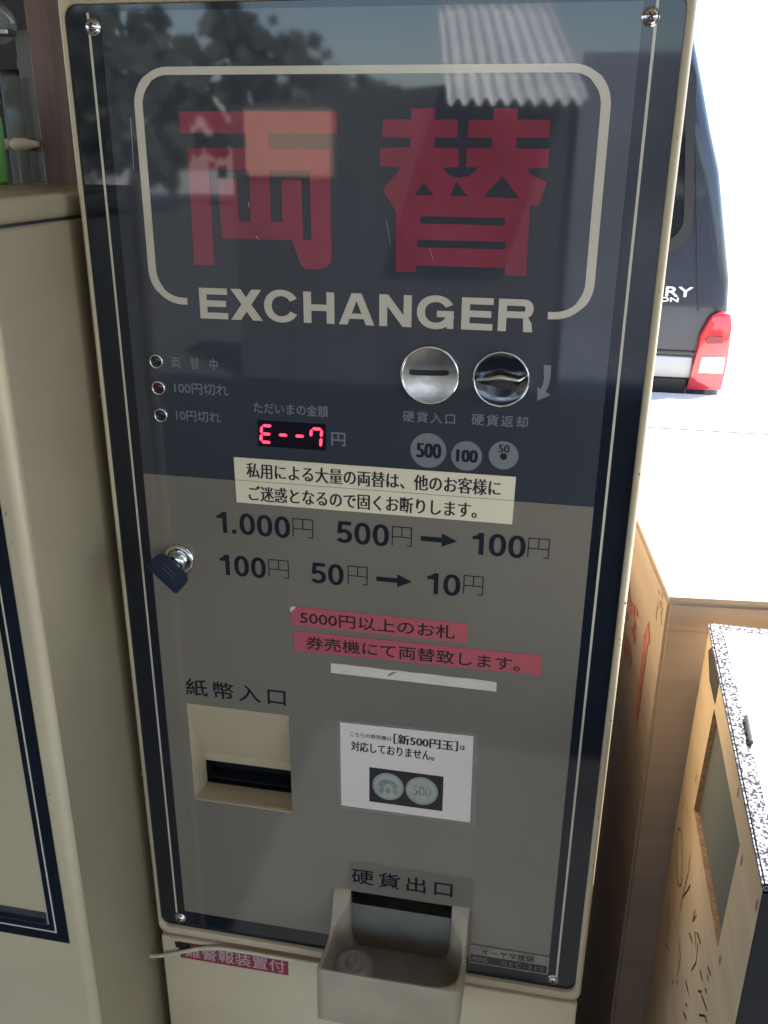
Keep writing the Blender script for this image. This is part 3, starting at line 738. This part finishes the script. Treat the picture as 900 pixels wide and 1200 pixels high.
# wooden post and clear dispenser behind it
WOODP = mat('red_brown_wood', (.20, .115, .085), .6, col2=(.11, .06, .045), scale=14, stretch=(6, 6, .5), bump=.15, bscale=80)
m = MB(); m.box(-341, -216, -749, ZT, 190, 290, WOODP, 3, 1)
tag(m.build('wooden_post', origin=(-280, ZT, 240)), 'reddish brown wooden post rising behind the left machine', 'post')
CLR = glassy('clear_plastic', (.36, .36, .31), .25, .12)
D = thing('plastic_dispenser', (-380, 118, 230), 'clear plastic dispenser with a cream roller left of the wooden post', 'dispenser')
m = MB(); m.box(-374, -345, 28, 132, 196, 232, CLR, 2, 2); m.box(-356, -342, -8, 120, 196, 205, mat('greyish_plastic', (.15, .138, .115), .4, var=.2, scale=40), 1, 1); m.box(-378, -354, -8, -3, 182, 200, STEEL, 1, 1); m.build('case', D)
m = MB()
rings = [[(x, 86 + r * math.cos(q), 188 + r * math.sin(q)) for q in [i * math.pi / 8 for i in range(16)]] for x, r in ((-373.5, 2), (-373, 4.6), (-369.5, 4.6), (-369, 3.4), (-367, 4), (-364, 5.4), (-353, 5.4), (-349, 4.2), (-340, 2.4))]
m.grid(rings, mat('cream_plastic', (.66, .54, .38), .35), caps=True); m.build('roller', D, 'cream horizontal roller')
m = MB(); m.lathe(-386, -16, [(3, 180), (15, 182), (18, 190), (18, 220), (15, 228)], glassy('clear_dome', (.55, .57, .55), .28, .08), 32); m.build('dome', D, recalc=True)
m = MB(); m.box(-382, -374, -42, -33, 182, 196, mat('ivory_cap', (.62, .58, .42), .4), 2, 2); m.build('cap', D)
m = MB(); m.box(-384, -356, 8, 66, 236, 262, RUBBER, 6, 3); m.box(-400, -378, 20, 130, 232, 270, BLACK, 4, 2); m.build('motor_block', D)
m = MB(); m.box(-383, -375, 40, 52, 186, 196, STEEL, 2, 2); m.build('catch', D)
m = MB(); m.tube([(-384, 2, 186), (-380, -10, 184), (-377, -16, 186)], .8, CHROME); m.build('wire', D)
m = MB(); rings = [[(-350 + r * math.cos(q), v, 104 + r * math.sin(q)) for q in [i * math.pi / 12 for i in range(24)]] for v, r in ((30, 8), (44, 8), (46, 9.5), (50, 14), (60, 22), (68, 24), (114, 24), (117.4, 22))]
m.grid(rings, mat('green_plastic', (.22, .62, .20), .35), caps=True)
tag(m.build('green_bottle', origin=(-350, 117.5, 104)), 'bright green plastic bottle at the left edge on the vending machine top', 'bottle')

# ================================================================== RIGHT SIDE
# cardboard box, turned five degrees
CARD = mat('cardboard', (.32, .25, .19), .8, var=.14, scale=5, bump=.1, bscale=300, stretch=(1, 1, 14))
REDP = mat('red_carton_print', (.26, .035, .04), .75, col2=(.36, .16, .12), scale=120)
yaw = math.radians(5.2)
def cb_(s, v, t):   # s along the front edge, t backward
    return (258.8 + s * math.cos(yaw) - t * math.sin(yaw), v, 158.7 + s * math.sin(yaw) + t * math.cos(yaw))
CB = thing('cardboard_box', (400, ZT, 300), 'big brown cardboard carton with red arrow print beside the changer', 'box')
m = MB()
W_, Dp = 430, 420
P = [cb_(0, 477, 0), cb_(W_, 477, 0), cb_(W_, 477, Dp), cb_(0, 477, Dp)]; Q = [cb_(0, ZT - 1, 0), cb_(W_, ZT - 1, 0), cb_(W_, ZT - 1, Dp), cb_(0, ZT - 1, Dp)]
t = bmesh.new(); pv = [t.verts.new(V(*p)) for p in P]; qv = [t.verts.new(V(*p)) for p in Q]
t.faces.new(pv); t.faces.new(qv[::-1])
for i in range(4): j = (i + 1) % 4; t.faces.new((pv[i], pv[j], qv[j], qv[i]))
bmesh.ops.bevel(t, geom=t.edges[:], offset=.003, segments=2, affect='EDGES')
m.join(t, CARD); m.build('carton', CB)
def lidslab(name, s0, s1, t0, t1, v0, v1):
    mm = MB(); tt = bmesh.new()
    A2 = [tt.verts.new(V(*cb_(s, v0, q))) for s, q in ((s0, t0), (s1, t0), (s1, t1), (s0, t1))]; B2 = [tt.verts.new(V(*cb_(s, v1, q))) for s, q in ((s0, t0), (s1, t0), (s1, t1), (s0, t1))]
    tt.faces.new(A2); tt.faces.new(B2[::-1])
    for i in range(4): j = (i + 1) % 4; tt.faces.new((A2[i], A2[j], B2[j], B2[i]))
    mm.join(tt, CARD); return mm.build(name, CB)
lidslab('flap', 1, W_ - 1, 2, Dp / 2 - 1, 472, 476.6); lidslab('flap', 1, W_ - 1, Dp / 2 + 1, Dp - 2, 472, 476.6)
m = MB()
def side(pts, e=-.6): return [cb_(e, v, t) for t, v in pts]
m.face(side([(67, 532), (50, 548), (58, 554), (59.7, 648), (73.5, 652), (79, 565), (84, 560)][::-1]), REDP)
m.build('red_arrow', CB, 'red upright arrow printed on the side')
m = MB()
def smudge(t0, t1, v0, v1, n, k_, big):
    for k in range(n):
        a_, b_ = random.uniform(t0, t1), random.uniform(v0, v1)
        m.face(side([(a_ + big * random.uniform(.5, 1.2) * math.cos(q), b_ + big * .55 * random.uniform(.5, 1.2) * math.sin(q)) for q in [i * .9 for i in range(7)]], -.5 - k * .02), k_)
smudge(125, 190, 553, 588, 26, REDP, 9); smudge(128, 188, 606, 628, 16, REDP, 8); m.build('red_print', CB)
GREYP = mat('carton_print_and_shade', (.24, .18, .13), .8, col2=(.36, .26, .17), scale=200)
m = MB(); smudge(10, 42, 480, 514, 14, GREYP, 5); m.build('grey_print', CB)

m = MB(); m.face([cb_(2, 506, -.5), cb_(428, 506, -.5), cb_(428, 507.2, -.5), cb_(2, 507.2, -.5)], GREYP); m.build('crease_shade', CB)  # crease and the flap's shadow line, painted as one dark strip

# plywood cabinet with carpeted top
PLY = mat('plywood', (.58, .44, .29), .65, col2=(.50, .36, .22), scale=8, stretch=(1, 1, 5), bump=.06)
CHIP = mat('chipboard_edge', (.38, .23, .14), .85, col2=(.22, .12, .07), scale=260, bump=.4, bscale=400)
MESH = mat('grey_speaker_cloth', (.13, .135, .115), .8, col2=(.07, .075, .065), scale=900)
CARP = mat('speckled_carpet', (.26, .27, .32), .95, col2=(.008, .009, .014), ramp=(.44, .58), scale=520, bump=1, bscale=500, detail=2)
BLKV = mat('black_vinyl', (.012, .013, .015), .5, bump=.1)
y2 = math.atan2(10.5, 319.7)
def sp(s, v, t):    # s to the right of the left face, t backward from the near corner
    return (283.1 + s * math.cos(y2) + t * math.sin(y2), v, -185.5 - s * math.sin(y2) + t * math.cos(y2))
SP = thing('speaker_cabinet', (480, ZT, -20), 'plywood speaker cabinet with speckled carpet top and handwriting on its side', 'speaker')
H0, T1, T2, VB = 488, 320, 400, ZT - 2
hl = [(71, 517), (236, 517), (252, 634), (78, 615)]           # cloth opening in the left face (t, v)
m = MB()
oc = [(0, H0), (T1, H0), (T2, VB), (0, VB)]
for k in range(4):
    n_ = (k + 1) % 4
    m.face([sp(0, v, t) for t, v in (oc[k], oc[n_], hl[n_], hl[k])], PLY)
m.face([sp(0, H0, T1), sp(380, H0, T1), sp(380, VB, T2), sp(0, VB, T2)], PLY); m.face([sp(380, H0, 0), sp(380, H0, T1), sp(380, VB, T2), sp(380, VB, 0)], PLY)
spn = m.build('side_panel', SP, 'raw plywood side with pen marks and a square opening')
m = MB(); dpth = 4.5
for (ta, va), (tb, vb) in zip(hl, hl[1:] + hl[:1]): m.face([sp(0, va, ta), sp(0, vb, tb), sp(dpth, vb, tb), sp(dpth, va, ta)], CHIP)
m.build('opening_edge', SP)
m = MB(); m.face([sp(dpth, v, t) for t, v in hl], MESH); m.build('speaker_cloth', SP, 'grey cloth behind the square opening')
m = MB(); m.face([sp(0, H0 + 2, -1), sp(380, H0 + 2, -1), sp(380, VB, -1), sp(0, VB, -1)], BLKV); m.build('front_baffle', SP, 'black front of the cabinet')
m = MB(); tt = bmesh.new()
A2 = [tt.verts.new(V(*sp(s, H0 - 6, q))) for s, q in ((-1.2, -3), (382, -3), (382, T1 + 2), (-1.2, T1 + 2))]; B2 = [tt.verts.new(V(*sp(s, H0, q))) for s, q in ((-1.2, -3), (382, -3), (382, T1 + 2), (-1.2, T1 + 2))]
tt.faces.new(A2); tt.faces.new(B2[::-1])
for i in range(4): j = (i + 1) % 4; tt.faces.new((A2[i], A2[j], B2[j], B2[i]))
bmesh.ops.bevel(tt, geom=tt.edges[:], offset=.0015, segments=2, affect='EDGES')
m.join(tt, CARP); m.build('carpet_top', SP, 'black and white speckled carpet on the top')
m = MB(); m.face([sp(11, H0 - 6.6, 2), sp(380, H0 - 6.6, 2), sp(380, H0 - 6.6, T1 - 12), sp(10, H0 - 6.6, T1 - 12)], mat('pale_board', (.70, .70, .70), .6, var=.04)); m.build('top_board', SP, 'white board laid over the carpet')
m = MB(); m.tube([sp(10.4, H0 - 8.6, 136), sp(11.4, H0 - 8.6, 170)], 1.7, RUBBER); m.build('handle', SP)
m = MB()
for t_, v_ in ((101.5, 497.4), (58.7, 518.9), (65.4, 612.6), (310, 676), (265, 609.5), (5.5, 505.4), (30, 650), (40, 760)):
    m.face([sp(-.3, v_ - 5, t_), sp(-.3, v_, t_ - 2.5), sp(-.3, v_ + 4, t_ - 1.5), sp(-.3, v_ + 5, t_ + 1.2), sp(-.3, v_, t_ + 2.4)], CHIP)
wear(m, spn)
m = MB(); m.face([sp(-.5, v, t) for t, v in ((303.8, 500.9), (290, 489.5), (232, 489.5), (234.4, 512.2), (275.2, 514.1))], RUBBER); m.build('dark_patch', SP)
# brush strokes of the handwriting
def stroke(mb, P, wd=1.6):
    for (ta, va), (tb, vb) in zip(P, P[1:]):
        L_ = math.hypot(tb - ta, vb - va) or 1; nx, ny = -(vb - va) / L_ * wd / 2, (tb - ta) / L_ * wd / 2
        mb.face([sp(-.4, va + ny, ta + nx), sp(-.4, vb + ny * .7, tb + nx * .7), sp(-.4, vb - ny * .7, tb - nx * .7), sp(-.4, va - ny, ta - nx)], TEXT)
m = MB()
for P in [[(311.6, 704.8), (317.1, 717.8), (298.7, 732.9), (270.9, 735.5), (256.0, 726.6), (252.2, 715.5), (281.5, 695.6), (298.4, 696.4), (311.6, 704.8)], [(233.0, 667.8), (228.7, 685.9), (237.5, 720.5), (235.8, 737.8)], [(210.3, 681.7), (222.2, 700.6), (234.3, 717.4)], [(298.9, 783.5), (302.4, 806.2), (278.0, 793.8), (284.8, 827.6), (262.6, 810.3)], [(277.8, 770.4), (263.5, 770.7)], [(174.3, 674.8), (175.5, 688.4), (165.2, 670.8)], [(181.3, 706.8), (161.1, 697.4)], [(150.9, 675.9), (130.3, 666.6)], [(141.1, 675.5), (136.3, 692.2), (147.5, 713.0)], [(218.3, 755.6), (201.1, 753.8), (199.8, 777.0)], [(219.9, 804.9), (210.5, 797.8)], [(199.4, 782.1), (191.2, 778.4)], [(117.6, 680.3), (104.3, 676.3)], [(95.3, 652.5), (82.2, 646.2)], [(92.2, 657.2), (85.1, 656.1)], [(111.4, 695.0), (99.9, 683.1)], [(91.4, 670.1), (83.5, 665.7)], [(97.9, 684.5), (74.3, 672.2)], [(93.9, 700.0), (76.4, 680.5), (67.6, 676.9)], [(162.1, 740.6), (142.0, 733.5)], [(149.4, 762.8), (134.1, 752.6)], [(146.1, 748.5), (140.6, 745.9)], [(160.8, 683.5), (144.9, 686.7)]]:
    stroke(m, P, 2.0)
wear(m, spn)

# dark van parked beyond the platform
PAINT = mat('navy_car_paint', (.022, .029, .048), .22, coat=.45, spec=.3, var=.1)
VGL = mat('dark_car_glass', (.008, .010, .014), .05, spec=.3)
TRIM = mat('black_trim', (.012, .012, .013), .5)
LAMP = mat('red_lamp_plastic', (.55, .02, .035), .15, coat=1); REV = mat('clear_lamp_plastic', (.70, .66, .58), .15, coat=1, col2=(.45, .4, .38), scale=40)
VN = thing('parked_van', (-139, ZT, 4600), 'dark navy van parked outside, its red rear lamp showing past the changer', 'van')
half = [(160, -338), (330, -330), (430, -305), (481, -253), (528, -110), (568, 17), (614, 145), (663, 358), (694, 497), (704, 611), (711, 760), (712, 868), (706, 1120), (660, 1290)]
prof = half + [(-278 - x, v) for x, v in half[::-1]]
vc = -139
def vring(k, kv, d): return [(vc + (x - vc) * k, 400 + (v - 400) * kv, d) for x, v in prof]
m = MB(); m.grid([vring(.93, .93, 2700), vring(.968, .968, 2703), vring(.99, .99, 2716), vring(1, 1, 2745), vring(1.005, 1.005, 3400), vring(1, 1, 5200), vring(.97, .9, 5900), vring(.93, .62, 6700), vring(.8, .5, 6850)], PAINT, caps=True)
m.build('body', VN, recalc=True)
m = MB(); wn = rrect(-800, 522, -215, 405, 95, 8); wn = [(x + (.10 * (v - 100) if x > vc else -.10 * (v - 100)), v) for x, v in wn]
m.slab(wn, 2690, 2706, VGL, 3, 1); rw = m.build('rear_window', VN)
m = MB(); o1 = wn; i1 = [(vc + (x - vc) * .955, 100 + (v - 100) * .9) for x, v in wn]
m.grid([[(x, v, 2702) for x, v in o1], [(x, v, 2686) for x, v in o1], [(x, v, 2686) for x, v in i1], [(x, v, 2691) for x, v in i1]], TRIM, smooth=False); m.build('seal', rw, recalc=True)
lampP = [(640, 612), (612, 680), (604, 760), (590, 868), (708, 866), (714, 760), (711, 640), (704, 600), (672, 598)]
m = MB(); m.slab(lampP, 2668, 2760, LAMP, 6, 3); lp = m.build('tail_lamp', VN, 'red tail lamp with a clear lower window')
m = MB(); m.slab([(-278 - x, v) for x, v in lampP], 2668, 2760, LAMP, 6, 3); m.build('tail_lamp', VN)
m = MB(); m.slab([(626, 748), (705, 746), (704, 806), (620, 808)], 2664, 2680, REV, 3, 2); m.build('reversing_lamp', lp)
m = MB(); m.slab([(628, 690), (640, 676), (688, 676), (690, 700), (640, 704)], 2666, 2676, mat('dark_lamp_bowl', (.25, .012, .02), .2), 2, 1); m.build('bulb', lp)
m = MB(); m.box(-860, 600, 757, 830, 2680, 2720, mat('pale_step', (.55, .53, .5), .35, var=.2, scale=9), 5, 2); m.box(-860, 592, 832, 900, 2688, 2720, TRIM, 4, 1); m.build('bumper_step', VN)
m = MB(); m.box(-850, 622, 738, 743, 2692, 2702, TRIM); m.slab([(598, 600), (602, 600), (520, 40), (516, 40)], 2694, 2712, TRIM); m.build('tailgate_seam', VN)
m = MB(); put_text(m, 'RY', 484, 572, 520, 552, 2696, mat('badge_silver', (.75, .75, .75), .3), 1.2); put_text(m, 'ON', 466, 528, 556, 570, 2695, bpy.data.materials['badge_silver'], 1.2); m.build('badge', VN)
for x in (-930, 560):
    for d in (3350, 5900):
        m = MB(); n = 28
        rings = [[(x + o_, ZT - 330 + r * math.sin(i * 2 * math.pi / n), d + r * math.cos(i * 2 * math.pi / n)) for i in range(n)] for o_, r in ((0, 200), (0, 320), (20, 330), (150, 330), (165, 315), (160, 190))]
        m.grid(rings, RUBBER, caps=True); wh = m.build('wheel', VN)
        m = MB(); rings = [[(x + o_, ZT - 330 + r * math.sin(i * 2 * math.pi / n), d + r * math.cos(i * 2 * math.pi / n)) for i in range(n)] for o_, r in ((-4, 195), (10, 185), (10, 40), (4, 30))]
        m.grid(rings, STEEL, caps=True); m.build('rim', wh)
